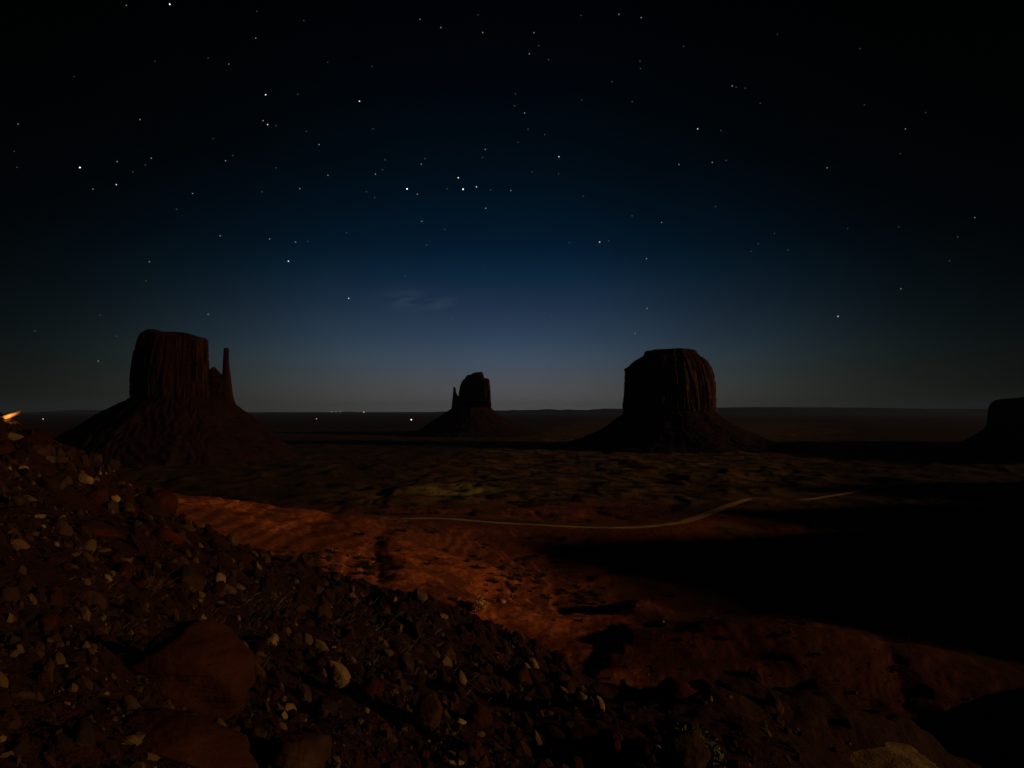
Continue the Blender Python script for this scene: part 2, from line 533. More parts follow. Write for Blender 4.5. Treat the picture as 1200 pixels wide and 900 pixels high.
# ------------------------------------------------------------------ ground sheets (hillside + desert floor)
NT = len(AZ)
vid = np.arange(NT * NR).reshape(NT, NR)
nxt = np.roll(vid, -1, axis=0)
quads = np.stack([vid[:, :-1], vid[:, 1:], nxt[:, 1:], nxt[:, :-1]], axis=-1).reshape(-1, 4)[:, ::-1]
allv = np.stack([GX.ravel(), GY.ravel(), GZ.ravel()], axis=1)
GD = np.hypot(GX, GY)
edge = 60 * perlin(GX / 130, GY / 130, 5) + 25 * perlin(GX / 30, GY / 30, 6)
scrub = np.clip(sstep(600, 740, GD + edge) + 0.75 * sstep(0.12, 0.3, perlin(GX / 55, GY / 40, 8)) * sstep(380, 520, GD), 0, 1)
pale = np.exp(-(((GX + 70) / 62) ** 2 + ((GY - 770) / 85) ** 2) * 1.6) * sstep(-0.25, 0.2, perlin(GX / 26, GY / 40, 12))
pale = np.clip(pale * 1.3, 0, 0.85)
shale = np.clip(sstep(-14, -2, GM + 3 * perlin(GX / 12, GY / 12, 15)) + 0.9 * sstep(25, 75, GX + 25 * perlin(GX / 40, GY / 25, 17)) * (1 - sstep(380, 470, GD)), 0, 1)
wob = 0.35 * perlin(GX / 45, GY / 24, 19) + 0.2 * perlin(GX / 14, GY / 8, 18)
def lobe(cx, cy, rx, ry):
    return 1 - sstep(0.75, 1.15, np.hypot((GX - cx) / rx, (GY - cy) / ry) + wob)
sand = np.maximum(lobe(-165, 400, 75, 62), np.maximum(lobe(-40, 318, 62, 42), 0.75 * lobe(15, 290, 45, 34)))
sand = np.maximum(sand, 0.35 * lobe(-30, 585, 130, 45))
sand = sand * (1 - 0.95 * sstep(0.0, 0.12, perlin(GX / 38, GY / 17, 23) + 0.35 * perlin(GX / 11, GY / 6, 24))) 
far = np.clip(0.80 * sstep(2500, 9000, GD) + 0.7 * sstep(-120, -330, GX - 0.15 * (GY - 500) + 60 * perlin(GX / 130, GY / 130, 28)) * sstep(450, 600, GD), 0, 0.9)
far = np.clip(far + 0.85 * sstep(0.42, 0.60, GX / np.maximum(GY, 1.0) + 0.08 * perlin(GX / 150, GY / 150, 29)) * sstep(620, 800, GD) * (GY > 0), 0, 0.92)  # shade on the right of the plain, put into the ground colour
is_hill = (GM > 0) & (GD < 420)
fh = is_hill.ravel()[quads].mean(axis=1) >= 0.5
def sub(name, sel, mat, attrs, label=None):
    q = quads[sel]
    used = np.unique(q)
    remap = np.full(NT * NR, -1, dtype=np.int64); remap[used] = np.arange(len(used))
    o = mesh_np(name, allv[used], remap[q], mat, attrs={k: a.ravel()[used] for k, a in attrs.items()})
    o["kind"] = "structure"
    return o
# close the small hole under the camera
sub("hillside", fh, M_hill, {})
c0 = np.vstack([allv[vid[:, 0]], [[0, 0, GZ[:, 0].mean() - 0.1]]])
idx = np.arange(NT)
cap = mesh_np("terrace", c0, np.stack([idx, np.full(NT, NT), (idx + 1) % NT], axis=1), M_hill)
cap["kind"] = "structure"
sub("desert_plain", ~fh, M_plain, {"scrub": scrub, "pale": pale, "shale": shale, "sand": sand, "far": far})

# ------------------------------------------------------------------ dirt road
dense = np.column_stack([ROAD, np.zeros(len(ROAD))])
tan = np.gradient(dense[:, :2], axis=0); tan /= np.linalg.norm(tan, axis=1)[:, None] + 1e-9
nor = np.stack([-tan[:, 1], tan[:, 0]], axis=1)
rv, rf = [], []
CR = 9
ra = []
wid = 4.2 + 1.2 * perlin(np.arange(len(dense)) / 9.0, np.zeros(len(dense)), 4)
ru = 600 + F * dense[:, 0] / dense[:, 1]
wid = wid + 2.2 * sstep(770, 810, ru) * (1 - sstep(850, 880, ru))
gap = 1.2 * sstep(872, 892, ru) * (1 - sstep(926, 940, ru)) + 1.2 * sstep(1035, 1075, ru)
for k in range(CR):
    o = (k / (CR - 1) - 0.5) * 2
    xy = dense[:, :2] + nor * (o * wid)[:, None]
    z = H(xy[:, 0], xy[:, 1])[0]
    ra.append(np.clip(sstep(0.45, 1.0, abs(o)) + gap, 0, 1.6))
    rv.append(np.stack([xy[:, 0], xy[:, 1], z + (0.35 if abs(o) < 0.9 else -0.3)], axis=1))
n = len(dense)
rv = np.concatenate(rv)
for k in range(CR - 1):
    a = np.arange(n - 1) + k * n
    rf.append(np.stack([a, a + 1, a + 1 + n, a + n], axis=1))
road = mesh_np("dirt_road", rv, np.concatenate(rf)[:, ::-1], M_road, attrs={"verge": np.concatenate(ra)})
road["kind"] = "structure"

# ------------------------------------------------------------------ buttes
def loft(levels, u0, Y, depth, mat, name, parent, seed, flute=0.10, nth=420, nz=110, power=2.7, strata=0.012, cap_rough=0.03, skew=0.0, shear=0.0, talus=False):
    """stack of rounded-rectangle sections between the left and right outline; levels = (v, uL, uR) from the top down"""
    c = at(u0, 481, Y)
    phi = math.atan2(c[0], c[1])
    k = Y / F * math.cos(phi)
    lv = np.array(levels, dtype=float)
    zs = np.array([at(u0, v, Y)[2] for v in lv[:, 0]])
    xl, xr = (lv[:, 1] - u0) * k, (lv[:, 2] - u0) * k
    zz = np.linspace(zs[-1], zs[0], nz)
    XL = np.interp(zz, zs[::-1], xl[::-1]); XR = np.interp(zz, zs[::-1], xr[::-1])
    th = np.linspace(0, 2 * math.pi, nth, endpoint=False)
    ct, st = np.cos(th), np.sin(th)
    ex = 2.0 / power
    px, py = np.sign(ct) * np.abs(ct) ** ex, np.sign(st) * np.abs(st) ** ex
    wmax = (XR - XL).max() / 2
    A, Z = np.meshgrid(th, zz)
    c0_, s0_ = np.cos(A), np.sin(A)
    AW = A + 0.30 * perlin(c0_ * 2.3 + seed, s0_ * 2.3, seed + 31) + 0.05 * perlin(c0_ * 6 + Z / (wmax * 0.6), s0_ * 6, seed + 32)
    ca, sa = np.cos(AW), np.sin(AW)
    ring = 7.0
    warp = 0.25 * perlin(ca * 3 + 5, Z / (wmax * 0.8) + sa * 3, seed + 5)
    f1 = perlin(ca * ring + warp + 11, sa * ring + Z / (wmax * 3.0), seed)
    f2 = perlin(ca * ring * 2.6 + warp + 3, sa * ring * 2.6 + Z / (wmax * 1.6), seed + 1)
    f3 = perlin(ca * ring * 6 + 3, sa * ring * 6 + Z / (wmax * 0.5), seed + 2)
    crack = -np.clip(1 - np.abs(f1) * 3.2, 0, 1) ** 1.5 * 0.8 - np.clip(1 - np.abs(f2) * 2.6, 0, 1) ** 2 * 0.4
    strat = perlin(Z / (wmax * 0.09), np.zeros_like(Z) + 0.3 * ca, seed + 9)
    big = perlin(c0_ * 2.6 + 7, s0_ * 2.6 + Z / (wmax * 4), seed + 41)
    amp = 0.45 + 1.3 * np.clip(0.5 + perlin(c0_ * 3.3, s0_ * 3.3 + Z / wmax, seed + 42), 0, 1)
    spall = np.clip(perlin(ca * 9 + 4, sa * 9 + Z / (wmax * 0.45), seed + 43) - 0.1, 0, 1) * 0.7
    shelf = sstep(0.1, 0.35, perlin(Z / (wmax * 0.16), c0_ * 0.7 + s0_ * 0.5, seed + 44))
    disp = 1 + flute * (amp * (crack + 0.5 * f1 + 0.25 * f2) + 0.12 * f3 + 0.7 * big - spall + 0.22 * shelf) + strata * strat
    half = ((XR - XL) / 2)[:, None]; mid = ((XR + XL) / 2)[:, None]
    if talus:
        lo = perlin(ca * 3 + 2, sa * 3 + Z / 45, seed) + 0.4 * perlin(ca * 10, sa * 10 + Z / 30, seed + 1)
        fi = fbm(ca * 26 + Z / 14, sa * 26 - Z / 17, 4, seed + 2, 0.6)
        led = np.abs(perlin(Z / 11, ca * 2.5 + sa * 1.5, seed + 7))
        disp = 1 + flute * (0.6 * lo + 0.45 * fi + 0.45 * led)
    dep = depth * wmax * (half / wmax) ** 0.6
    # keep the cap flat-ish but chipped
    X = mid + half * px[None, :] * disp + skew * py[None, :] * half
    Yl = dep * py[None, :] * disp + shear * X
    top_w = sstep(0.80, 1.0, (zz - zz[0]) / (zz[-1] - zz[0]))[:, None]
    ZZ = Z + top_w * cap_rough * wmax * (fbm(X / (wmax * 0.5), Yl / (wmax * 0.5), 3, seed + 20))
    rings = [np.stack([X, Yl, ZZ], axis=-1)]
    # close the top with shrinking rings
    lastX, lastY = X[-1], Yl[-1]
    mx, my = lastX.mean(), lastY.mean()
    for s in (0.86, 0.66, 0.42, 0.2, 0.04):
        cx, cy = mx + (lastX - mx) * s, my + (lastY - my) * s
        cz = zz[-1] + cap_rough * wmax * (fbm(cx / (wmax * 0.5), cy / (wmax * 0.5), 3, seed + 20) + 0.25 * (1 - s))
        rings.append(np.stack([cx, cy, cz], axis=-1)[None])
    V = np.concatenate(rings, axis=0)
    nl = V.shape[0]
    V = V.reshape(-1, 3)
    cph, sph = math.cos(-phi), math.sin(-phi)
    Vx = V[:, 0] * cph - V[:, 1] * sph
    Vy = V[:, 0] * sph + V[:, 1] * cph
    V = np.stack([Vx, Vy, V[:, 2]], axis=1)
    ids = np.arange(nl * nth).reshape(nl, nth)
    nx = np.roll(ids, -1, axis=1)
    q = np.stack([ids[:-1], nx[:-1], nx[1:], ids[1:]], axis=-1).reshape(-1, 4)
    if parent is not None:
        V = V + np.array([c[0], c[1], 0.0]) - np.array(parent.location)
    o = mesh_np(name, V, q, mat, parent=parent)
    return o

def butte_root(name, u0, Y, label):
    c = at(u0, 481, Y)
    r = empty(name, (c[0], c[1], ground(c[0], c[1])))
    return tag(r, label, "butte", "sandstone buttes standing on the valley floor")

# West side: mitten shape with the thumb on its right
wm = butte_root("butte", 200, 1385, "broad block-shaped dark butte with a tall thin pinnacle at its right end")
loft([(386.3, 170, 180), (387.2, 167.5, 184), (389.6, 164, 189.5), (390.8, 162.5, 214), (392.0, 161.5, 221), (395.2, 160.2, 229.5), (397.4, 159.6, 239.5), (401, 158.8, 241.8), (406, 157, 242.6), (420, 153.2, 243),
      (440, 152.5, 243.5), (460, 152, 245), (474, 152, 246), (484, 152, 247)], 198, 1385, 0.62, M_redcliff, "cliff", wm, 3, flute=0.05, cap_rough=0.02, power=3.4, shear=-0.62)
fin = loft([(430, 247, 250), (432, 245.5, 252), (434, 244, 254), (438, 242, 258), (441, 240, 261), (452, 240, 263), (468, 239, 265), (484, 238, 266)], 251, 1385, 1.0,
     M_redcliff, "shoulder", wm, 13, flute=0.12, nth=220, nz=70, cap_rough=0.14, shear=-0.4)
loft([(408, 261.2, 266.3), (410, 260.6, 267.0), (420, 260.2, 267.2), (430, 259.8, 268.0), (440, 259.4, 269.8), (452, 259.2, 271.2), (462, 258.5, 272.5), (470, 258, 275), (484, 257, 278)],
     266, 1385, 0.8, M_redcliff, "pinnacle", wm, 23, flute=0.07, nth=160, nz=90, cap_rough=0.05)
loft([(467, 154, 268), (470, 150, 275), (474, 141, 279), (480, 130, 287), (487, 119, 298), (493, 110, 303), (500, 98, 312), (510, 80, 326), (522, 60, 342), (536, 36, 360), (548, 0, 388), (556, -40, 420), (560, -80, 455), (566, -130, 500)],
     205, 1385, 0.85, M_talus, "talus_slope", wm, 33, talus=True, flute=0.05, nth=520, nz=90, power=2.2, strata=0.006, cap_rough=0.0)

# middle: the smaller mitten, thumb on its left
em = butte_root("butte", 555, 2950, "small far butte with a notched flat top and a short pinnacle on its left")
loft([(436.5, 557, 565), (437.3, 553.5, 565.8), (438.7, 552.4, 566.1), (439.4, 547.8, 566.4), (440.4, 546.6, 566.8), (443.5, 544.6, 567.4), (444.3, 543.2, 572.6), (446, 541.6, 573.4), (450, 539.6, 574), (458, 538, 574.8), (468, 537, 575.2), (480, 536.5, 575.8), (488, 536, 576)],
     556, 2950, 0.75, M_varnish, "cliff", em, 43, flute=0.05, nth=300, power=3.4, shear=-0.55)
loft([(453.6, 531.6, 533.2), (455, 531.2, 533.8), (460, 530.8, 534.4), (464, 530.4, 536.5), (467, 530.2, 539), (474, 529.6, 541), (480, 529, 542), (488, 528, 543)], 534, 2950, 1.0,
     M_varnish, "pinnacle", em, 53, flute=0.06, nth=120, nz=60, cap_rough=0.05)
loft([(477, 533, 574), (480, 528, 577), (484, 522, 582), (488, 516, 588), (493, 509, 596), (498, 502, 605), (504, 492, 617), (509, 476, 636), (512, 460, 655), (515, 440, 680)],
     555, 2950, 0.9, M_talus, "talus_slope", em, 63, talus=True, flute=0.05, nth=420, nz=70, power=2.1, strata=0.006, cap_rough=0.0)

# right: the big blocky one with a stepped crown
mb = butte_root("butte", 785, 1900, "massive fluted butte with a stepped flat crown and black shaded side")
loft([(411.3, 764, 808), (412.0, 757, 816), (414.5, 756, 818), (416.5, 755.5, 818.5), (418.5, 752, 821), (421.5, 746, 826), (425, 742, 829.5), (429.5, 737, 832), (431.5, 733.5, 833.5), (436, 732.8, 835), (446, 732.4, 837.2),
      (460, 731.6, 838), (474, 731, 838.2), (486, 730.5, 838.5), (497, 730, 839)], 785, 1900, 0.9, M_varnish, "cliff", mb, 75, flute=0.05, nth=640, nz=130, power=2.5, cap_rough=0.012)
loft([(482, 733, 836), (486, 730, 841), (490, 724, 846), (495, 717, 853), (501, 708, 864), (507, 697, 878), (514, 682, 894), (521, 655, 918), (526, 625, 948), (530, 590, 985)],
     785, 1900, 0.85, M_talus, "talus_slope", mb, 83, talus=True, flute=0.05, nth=520, nz=80, power=2.2, strata=0.006, cap_rough=0.0)

# mesa that enters at the right edge
def mesa_block(name, poly, ztop, zbot, flare, mat, label, cat, seed, group=None, toprag=3.0):
    P = np.array(poly, dtype=float)
    dd = []
    for i in range(len(P)):
        a, b = P[i], P[(i + 1) % len(P)]
        m = max(2, int(np.linalg.norm(b - a) / 14))
        for k in range(m):
            dd.append(a + (b - a) * k / m)
    D = np.array(dd)
    ctr = D.mean(axis=0)
    out = D - ctr
    out /= np.linalg.norm(out, axis=1)[:, None]
    nl = perlin(D[:, 0] / 45, D[:, 1] / 45, seed) * 12 + perlin(D[:, 0] / 15, D[:, 1] / 15, seed + 1) * 5
    rows = []
    prof = [(1.0, -62), (0.985, -34), (0.955, -18), (0.90, -8), (0.82, -2), (0.62, 2), (0.45, 5), (0.40, flare * 0.10), (0.25, flare * 0.35), (0.10, flare * 0.7), (0.0, flare)]
    for t, off in prof[::-1]:
        q = D + out * (off + nl * (1 if t > 0.3 else 1.5))[:, None]
        z = zbot + (ztop - zbot) * t + (perlin(D[:, 0] / 60, D[:, 1] / 60, seed + 4) * toprag if t > 0.8 else 0)
        rows.append(np.column_stack([q, np.zeros(len(q)) + z]))
    for s in (0.9, 0.6, 0.3, 0.02):
        q = ctr + (D - ctr) * s
        rows.append(np.column_stack([q, ztop + perlin(q[:, 0] / 60, q[:, 1] / 60, seed + 4) * toprag]))
    V = np.concatenate(rows)
    n = len(D); m = len(rows)
    ids = np.arange(n * m).reshape(m, n); nx = np.roll(ids, -1, axis=1)
    q = np.stack([ids[:-1], nx[:-1], nx[1:], ids[1:]], axis=-1).reshape(-1, 4)
    o = mesh_np(name, V - np.array([ctr[0], ctr[1], 0]), q, mat, loc=(ctr[0], ctr[1], 0))
    return tag(o, label, cat, group)
k1 = at(1221, 461.5, 1500)
mesa_block("mesa", [(k1[0], 1500), (1540, 1060), (2600, 1050), (2700, 2100), (k1[0] + 260, 2000)], k1[2] - 2, -125, 110, M_varnish,  # its unseen near side is drawn out to shade the plain
           "black flat-topped mesa cut off by the photo's edge", "mesa", 7)

# far mesas along the horizon
def far_mesa(Y, prof, label, seed, zb=-160):
    us = np.arange(prof[0][0], prof[-1][0] + 0.1, 1.5)
    vs = np.interp(us, [p[0] for p in prof], [p[1] for p in prof])
    vs = vs + 0.45 * fbm(us / 14, us * 0, 3, seed)
    X = np.array([at(u, 481, Y)[0] for u in us]); Zt = np.array([at(600, v, Y)[2] for v in vs])
    Zt = np.maximum(Zt, zb + 8)
    cx = X.mean()
    rows = []
    for dy, fr in ((-2600, 0.0), (-1500, 0.28), (-700, 0.55), (-420, 0.94), (-150, 1.0), (900, 1.0), (1900, 0.4), (2800, 0.0)):
        wob = 260 * perlin(X / 1500, X * 0 + dy * 0.01, seed + 3)
        rows.append(np.column_stack([X - cx, np.full(len(X), dy) + wob, zb + (Zt - zb) * fr]))
    V = np.concatenate(rows); n = len(X); m = len(rows)
    ids = np.arange(n * m).reshape(m, n)
    q = np.stack([ids[:-1, :-1], ids[:-1, 1:], ids[1:, 1:], ids[1:, :-1]], axis=-1).reshape(-1, 4)
    o = mesh_np("distant_mesa", V, q, M_far, loc=(cx, Y, 0))
    return tag(o, label, "mesa", "low mesas along the horizon")
far_mesa(30000, [(-160, 486), (-60, 482), (40, 483.5), (62, 482.0), (85, 480.8), (118, 480.4), (150, 481), (200, 483), (240, 485.5), (262, 487)], "low hazy mesa behind the left flank of the mitten butte with the tall pinnacle", 3)
far_mesa(33000, [(262, 487), (285, 484.4), (330, 483.6), (380, 484.0), (405, 482.4), (425, 483.0), (450, 484.2), (486, 484.0), (520, 482.2), (548, 482), (575, 483), (590, 486)], "very low hazy mesa with tiny lights along its foot", 13)
far_mesa(27000, [(560, 487), (575, 481.4), (600, 480.6), (632, 480.2), (640, 479.2), (655, 480.4), (668, 479.9), (690, 480.8), (702, 479.3), (716, 478.8), (745, 479.2), (790, 480)], "hazy mesa line between the small middle butte and the massive fluted butte", 23)
far_mesa(22000, [(792, 484), (820, 478), (850, 477.6), (905, 477.2), (960, 477.4), (1040, 478.2), (1095, 479), (1160, 479), (1240, 478.5), (1330, 482)], "long dark mesa line between the massive fluted butte and the black mesa", 33)

# ------------------------------------------------------------------ rocks
def ico(sub):
    import bmesh
    bm = bmesh.new()
    bmesh.ops.create_icosphere(bm, subdivisions=sub, radius=1.0)
    v = np.array([x.co[:] for x in bm.verts]); f = np.array([[y.index for y in x.verts] for x in bm.faces])
    bm.free()
    return v, f
ICO = {k: ico(k) for k in (1, 2, 3, 4, 5)}
def noise3(p, sc, seed):
    return (perlin(p[:, 0] * sc + 3.1, p[:, 1] * sc + p[:, 2] * sc * 0.7, seed) + perlin(p[:, 1] * sc - 1.7, p[:, 2] * sc + p[:, 0] * sc * 0.6, seed + 1) +
            perlin(p[:, 2] * sc + 8.2, p[:, 0] * sc - p[:, 1] * sc * 0.8, seed + 2)) / 1.8
def rock_verts(sub, seed, facets=12, soft=0.35, rough=0.05):
    rng = np.random.default_rng(seed)
    v, f = ICO[sub]
    nrm = rng.normal(size=(facets, 3)); nrm /= np.linalg.norm(nrm, axis=1)[:, None]
    dist = rng.uniform(0.62, 0.95, facets)
    dots = v @ nrm.T
    r = np.where(dots > 0.08, dist[None, :] / np.maximum(dots, 0.08), 9).min(axis=1)
    r = np.minimum(r, 1.15)
    r = r * (1 - soft) + soft * 0.85
    r = r * (1 + rough * 1.6 * noise3(v, 1.6, seed) + rough * noise3(v, 4.0, seed + 5) + (0.4 * rough * noise3(v, 10.0, seed + 9) if sub > 3 else 0))
    return v * r[:, None], f
def rock_mesh(name, mat, sub, seed, dims, **kw):
    v, f = rock_verts(sub, seed, **kw)
    v = v / np.abs(v).max(axis=0) * (np.array(dims) / 2.0)
    return mesh_np(name, v, f, mat, link=False, smooth=True)

def on_px(u, v, wpx):
    """ground point seen at (u, v) and the real width of wpx pixels there"""
    p = hit(u, v)
    return p, wpx / F * p[1]

HERO = [
    # name, u, v(centre), w, h, tilt deg in picture, material, seed, label, facets, soft, depth
    ("boulder", 222, 786, 142, 112, 8, M_red, 101, "huge smooth dark red boulder, largest on the rubble slope", 11, 0.45, 0.9),
    ("rock_slab", 212, 866, 172, 46, 25, M_red, 102, "long sloping red rock slab just below the huge dark red boulder", 14, 0.35, 0.8),
    ("rock_slab", 352, 886, 84, 52, 28, M_brown, 103, "brown wedge-shaped slab leaning at the bottom edge, right of the long red slab", 9, 0.25, 0.8),
    ("rock", 398, 791, 26, 44, -32, M_tan, 104, "pale almond-shaped stone standing on edge amid dark rubble", 14, 0.55, 0.8),
    ("rock", 502, 838, 36, 46, -10, M_brown, 105, "rounded pitted brown rock between the almond-shaped stone and the thin pale pair", 16, 0.5, 0.8),
    ("rock", 100, 562, 19, 12, 20, M_tan, 106, "pale flat-bottomed stone beneath the two orange blocks on the upper slope", 8, 0.4, 0.9),
    ("rock", 46, 605, 16, 6, 8, M_tan, 107, "thin pale lozenge-shaped stone lying alone on the upper slope", 10, 0.5, 0.9),
    ("rock", 27, 549, 13, 9, 8, M_tan, 108, "small tan stone high on the slope, closest to the lamp-lit crest", 9, 0.4, 0.9),
    ("rock", 111, 538, 15, 16, 3, M_brown, 109, "upper of two orange-brown blocks on the slope's skyline", 8, 0.2, 0.9),
    ("rock", 133, 546, 13, 17, -4, M_brown, 110, "lower right of two orange-brown blocks on the slope's skyline", 8, 0.2, 0.9),
    ("rock", 113, 581, 24, 20, -12, M_red, 111, "dark red rock with a lit rim under the pale flat-bottomed stone", 12, 0.4, 0.9),
    ("rock", 150, 598, 16, 22, -10, M_brown, 112, "brown upright rock left of the big dark red block", 9, 0.35, 0.9),
    ("rock_block", 188, 592, 48, 34, 4, M_red, 113, "big square dark red block on the crest beside bright red sand", 7, 0.2, 0.9),
    ("rock_slab", 108, 622, 62, 14, 16, M_red, 114, "long thin dark red slab lying across the upper slope", 9, 0.3, 0.9),
    ("rock", 258, 679, 13, 17, -30, M_tan, 115, "pale egg-shaped stone just below the crest above the huge boulder", 14, 0.6, 0.9),
    ("rock", 541, 795, 11, 18, -22, M_tan, 116, "small pale oval stone standing above the rounded pitted rock", 14, 0.6, 0.9),
    ("rock", 626, 779, 10, 17, -35, M_tan, 117, "right one of two pale leaning stones side by side", 14, 0.5, 0.9),
    ("rock", 617, 783, 11, 12, -30, M_tan, 118, "left one of two pale leaning stones side by side", 14, 0.5, 0.9),
    ("rock", 703, 826, 11, 21, -20, M_tan, 119, "pale pointed stone, right of a stubby pale stone beyond the reddish pillar", 10, 0.4, 0.9),
    ("rock", 682, 818, 14, 13, -12, M_tan, 120, "stubby pale stone, left of a pale pointed stone", 9, 0.35, 0.9),
    ("rock", 617, 846, 12, 26, -8, M_red, 121, "upright reddish pillar-shaped stone low on the slope", 9, 0.35, 0.9),
    ("rock", 629, 867, 11, 22, -22, M_tan, 122, "pale leaning stone right below the reddish pillar-shaped stone", 10, 0.45, 0.9),
    ("rock", 450, 855, 22, 15, 32, M_brown, 123, "long brown stone slanting down to the rounded pitted rock", 10, 0.4, 0.9),
    ("rock", 523, 764, 24, 22, 10, M_brown, 124, "blocky dark brown rock near the slope's lower crest", 8, 0.3, 0.9),
    ("rock", 476, 778, 18, 26, -20, M_brown, 125, "dull brown upright rock, left of the blocky dark brown rock", 9, 0.3, 0.9),
    ("rock", 381, 832, 30, 26, 20, M_brown, 126, "broad brown rock below the almond-shaped stone", 9, 0.35, 0.9),
    ("rock", 356, 814, 16, 28, -14, M_brown, 127, "narrow brown rock left below the almond-shaped stone", 9, 0.35, 0.9),
    ("rock", 340, 832, 20, 12, 42, M_tan, 128, "sliver of tan stone beside the narrow brown rock", 9, 0.35, 0.9),
    ("rock", 318, 750, 20, 16, 12, M_tan, 129, "tan knobbly stone above and right of the huge dark red boulder", 12, 0.4, 0.9),
    ("rock", 274, 818, 11, 13, -20, M_tan, 130, "small tan stone at the right foot of the huge dark red boulder", 9, 0.4, 0.9),
    ("rock", 232, 730, 12, 10, 20, M_tan, 131, "small tan stone resting above the top of the huge boulder", 9, 0.4, 0.9),
    ("rock", 560, 840, 34, 30, 4, M_red, 132, "dull red lump between the rounded pitted rock and the reddish pillar", 13, 0.45, 0.9),
    ("rock", 885, 792, 22, 12, 42, M_brown, 133, "tilted brown sliver of rock at the edge of the black gully", 8, 0.3, 0.9),
    ("rock", 770, 882, 13, 16, 0, M_tan, 134, "tan stone lying just left of the green leafy bush", 10, 0.4, 0.9),
    ("rock", 833, 819, 5, 8, 0, M_tan, 135, "single small tan stone above the green leafy bush", 9, 0.4, 0.9),
    ("rock_ledge", 1046, 894, 165, 13, 5, M_tan, 136, "low pale tan ledge of bare rock at the bottom edge right of the bush", 10, 0.35, 0.9),
    ("rock", 800, 884, 58, 46, 14, M_brown, 137, "brown crumbly outcrop under the green leafy bush", 12, 0.3, 0.9),
]
HERO_XY = []
for nm, u, v, w, h, tilt, mt, seed, label, fac, soft, dep in HERO:
    p, real = on_px(u, v + h * 0.30, w)
    hh = real * h / w
    big = w > 40
    me = rock_mesh(nm, mt, 5 if w > 100 else 4, seed, (real, real * dep * (0.8 if not big else 0.75), hh * 1.12), facets=fac, soft=soft * 0.8, rough=0.06)
    phi = math.atan2(p[0], p[1])
    o = place(nm, me, loc=(p[0], p[1], p[2] + hh * 0.26), rot=(0, math.radians(tilt), -phi))
    tag(o, label, "rock", None)
    HERO_XY.append((u, v, w, h))

# boulders standing on the lit valley floor
VAL = [
    (537, 702.5, 9, 6, M_tan, 201, "small pale boulder on the red sand, left of the pale round shrub"),
    (587, 705, 13, 6, M_tan, 202, "low pale boulder on the red sand, right of the pale round shrub"),
    (489, 694, 11, 6, M_tan, 203, "pale flat boulder at the hill's foot on red sand"),
    (358, 657, 8, 5, M_tan, 204, "pale boulder on the dark crest beside the bright sand tongue"),
    (777, 729, 4, 4, M_tan, 205, "small pale boulder above the reddish ledges"),
]
for u, v, w, h, mt, seed, label in VAL:
    p, real = on_px(u, v + h * 0.3, w)
    me = rock_mesh("boulder", M_pale, 3, seed, (real, real * 0.8, real * h / w * 1.15), facets=10, soft=0.4)
    o = place("boulder", me, loc=(p[0], p[1], p[2] + real * h / w * 0.3))
    tag(o, label, "boulder", "pale boulders on the red valley floor")

# loose rocks: 250 individuals, the rest one heap of rubble
def crest_v(u):
    return np.interp(u, [-150, 0, 30, 75, 110, 140, 165, 200, 215, 250, 300, 345, 400, 440, 470, 520, 560, 610, 700, 800, 900, 1300],
                     [480, 492, 495, 519, 538, 552, 576, 596, 612, 645, 660, 668, 680, 697, 716, 732, 742, 752, 784, 815, 850, 880])
protos = []
for i in range(9):
    for mt in (M_tan, M_brown, M_red):
        protos.append((mt, rock_mesh("loose_rock", mt, 3, 300 + i, (1, 0.8, 0.62), facets=7 + i % 4, soft=0.06, rough=0.10)))
def scatter_px(rng):
    while True:
        u = rng.uniform(-60, 1000)
        v = rng.uniform(490, 960)
        if v < crest_v(u) - 22:
            continue
        if u > 640 and rng.random() < 0.30 + (u - 640) / 560:
            continue
        p = hit(u, min(v, 955))
        if p is None or math.hypot(p[0], p[1]) > 235:
            continue
        return u, v, p
rng = np.random.default_rng(5)
LAB = {"tan_sandstone": "pale tan loose rock lying among the dark rubble of the slope",
       "brown_sandstone": "dull brown loose rock lying among the dark rubble of the slope",
       "red_sandstone": "dark red loose rock lying among the dark rubble of the slope"}
made = 0
while made < 250:
    u, v, p = scatter_px(rng)
    if any(abs(u - a) < w * 0.55 + 3 and abs(v - b) < h * 0.55 + 3 for a, b, w, h in HERO_XY):
        continue
    if u < 140 and v > 760 and rng.random() < 0.8:
        continue
    w = min(44, 9.5 * rng.pareto(1.7) + 7.0)
    if w > 22 and rng.random() < 0.35: w *= 0.7
    r0 = rng.random() + (0.2 if w > 14 else 0)
    mt, me = protos[rng.integers(0, 9) * 3 + (0 if r0 < 0.09 else 1 if r0 < 0.70 else 2)]
    s = w / F * p[1]
    o = place("loose_rock", me, loc=(p[0], p[1], p[2] + s * 0.05), rot=(rng.uniform(-0.6, 0.9), rng.normal(0.6, 0.5), rng.normal(0, 0.6)),
              scale=(s * rng.uniform(0.75, 1.25), s, s * rng.uniform(0.7, 1.4)))
    tag(o, LAB[mt.name], "rock", "loose rocks strewn over the rubble slope: " + mt.name.split("_")[0])
    made += 1

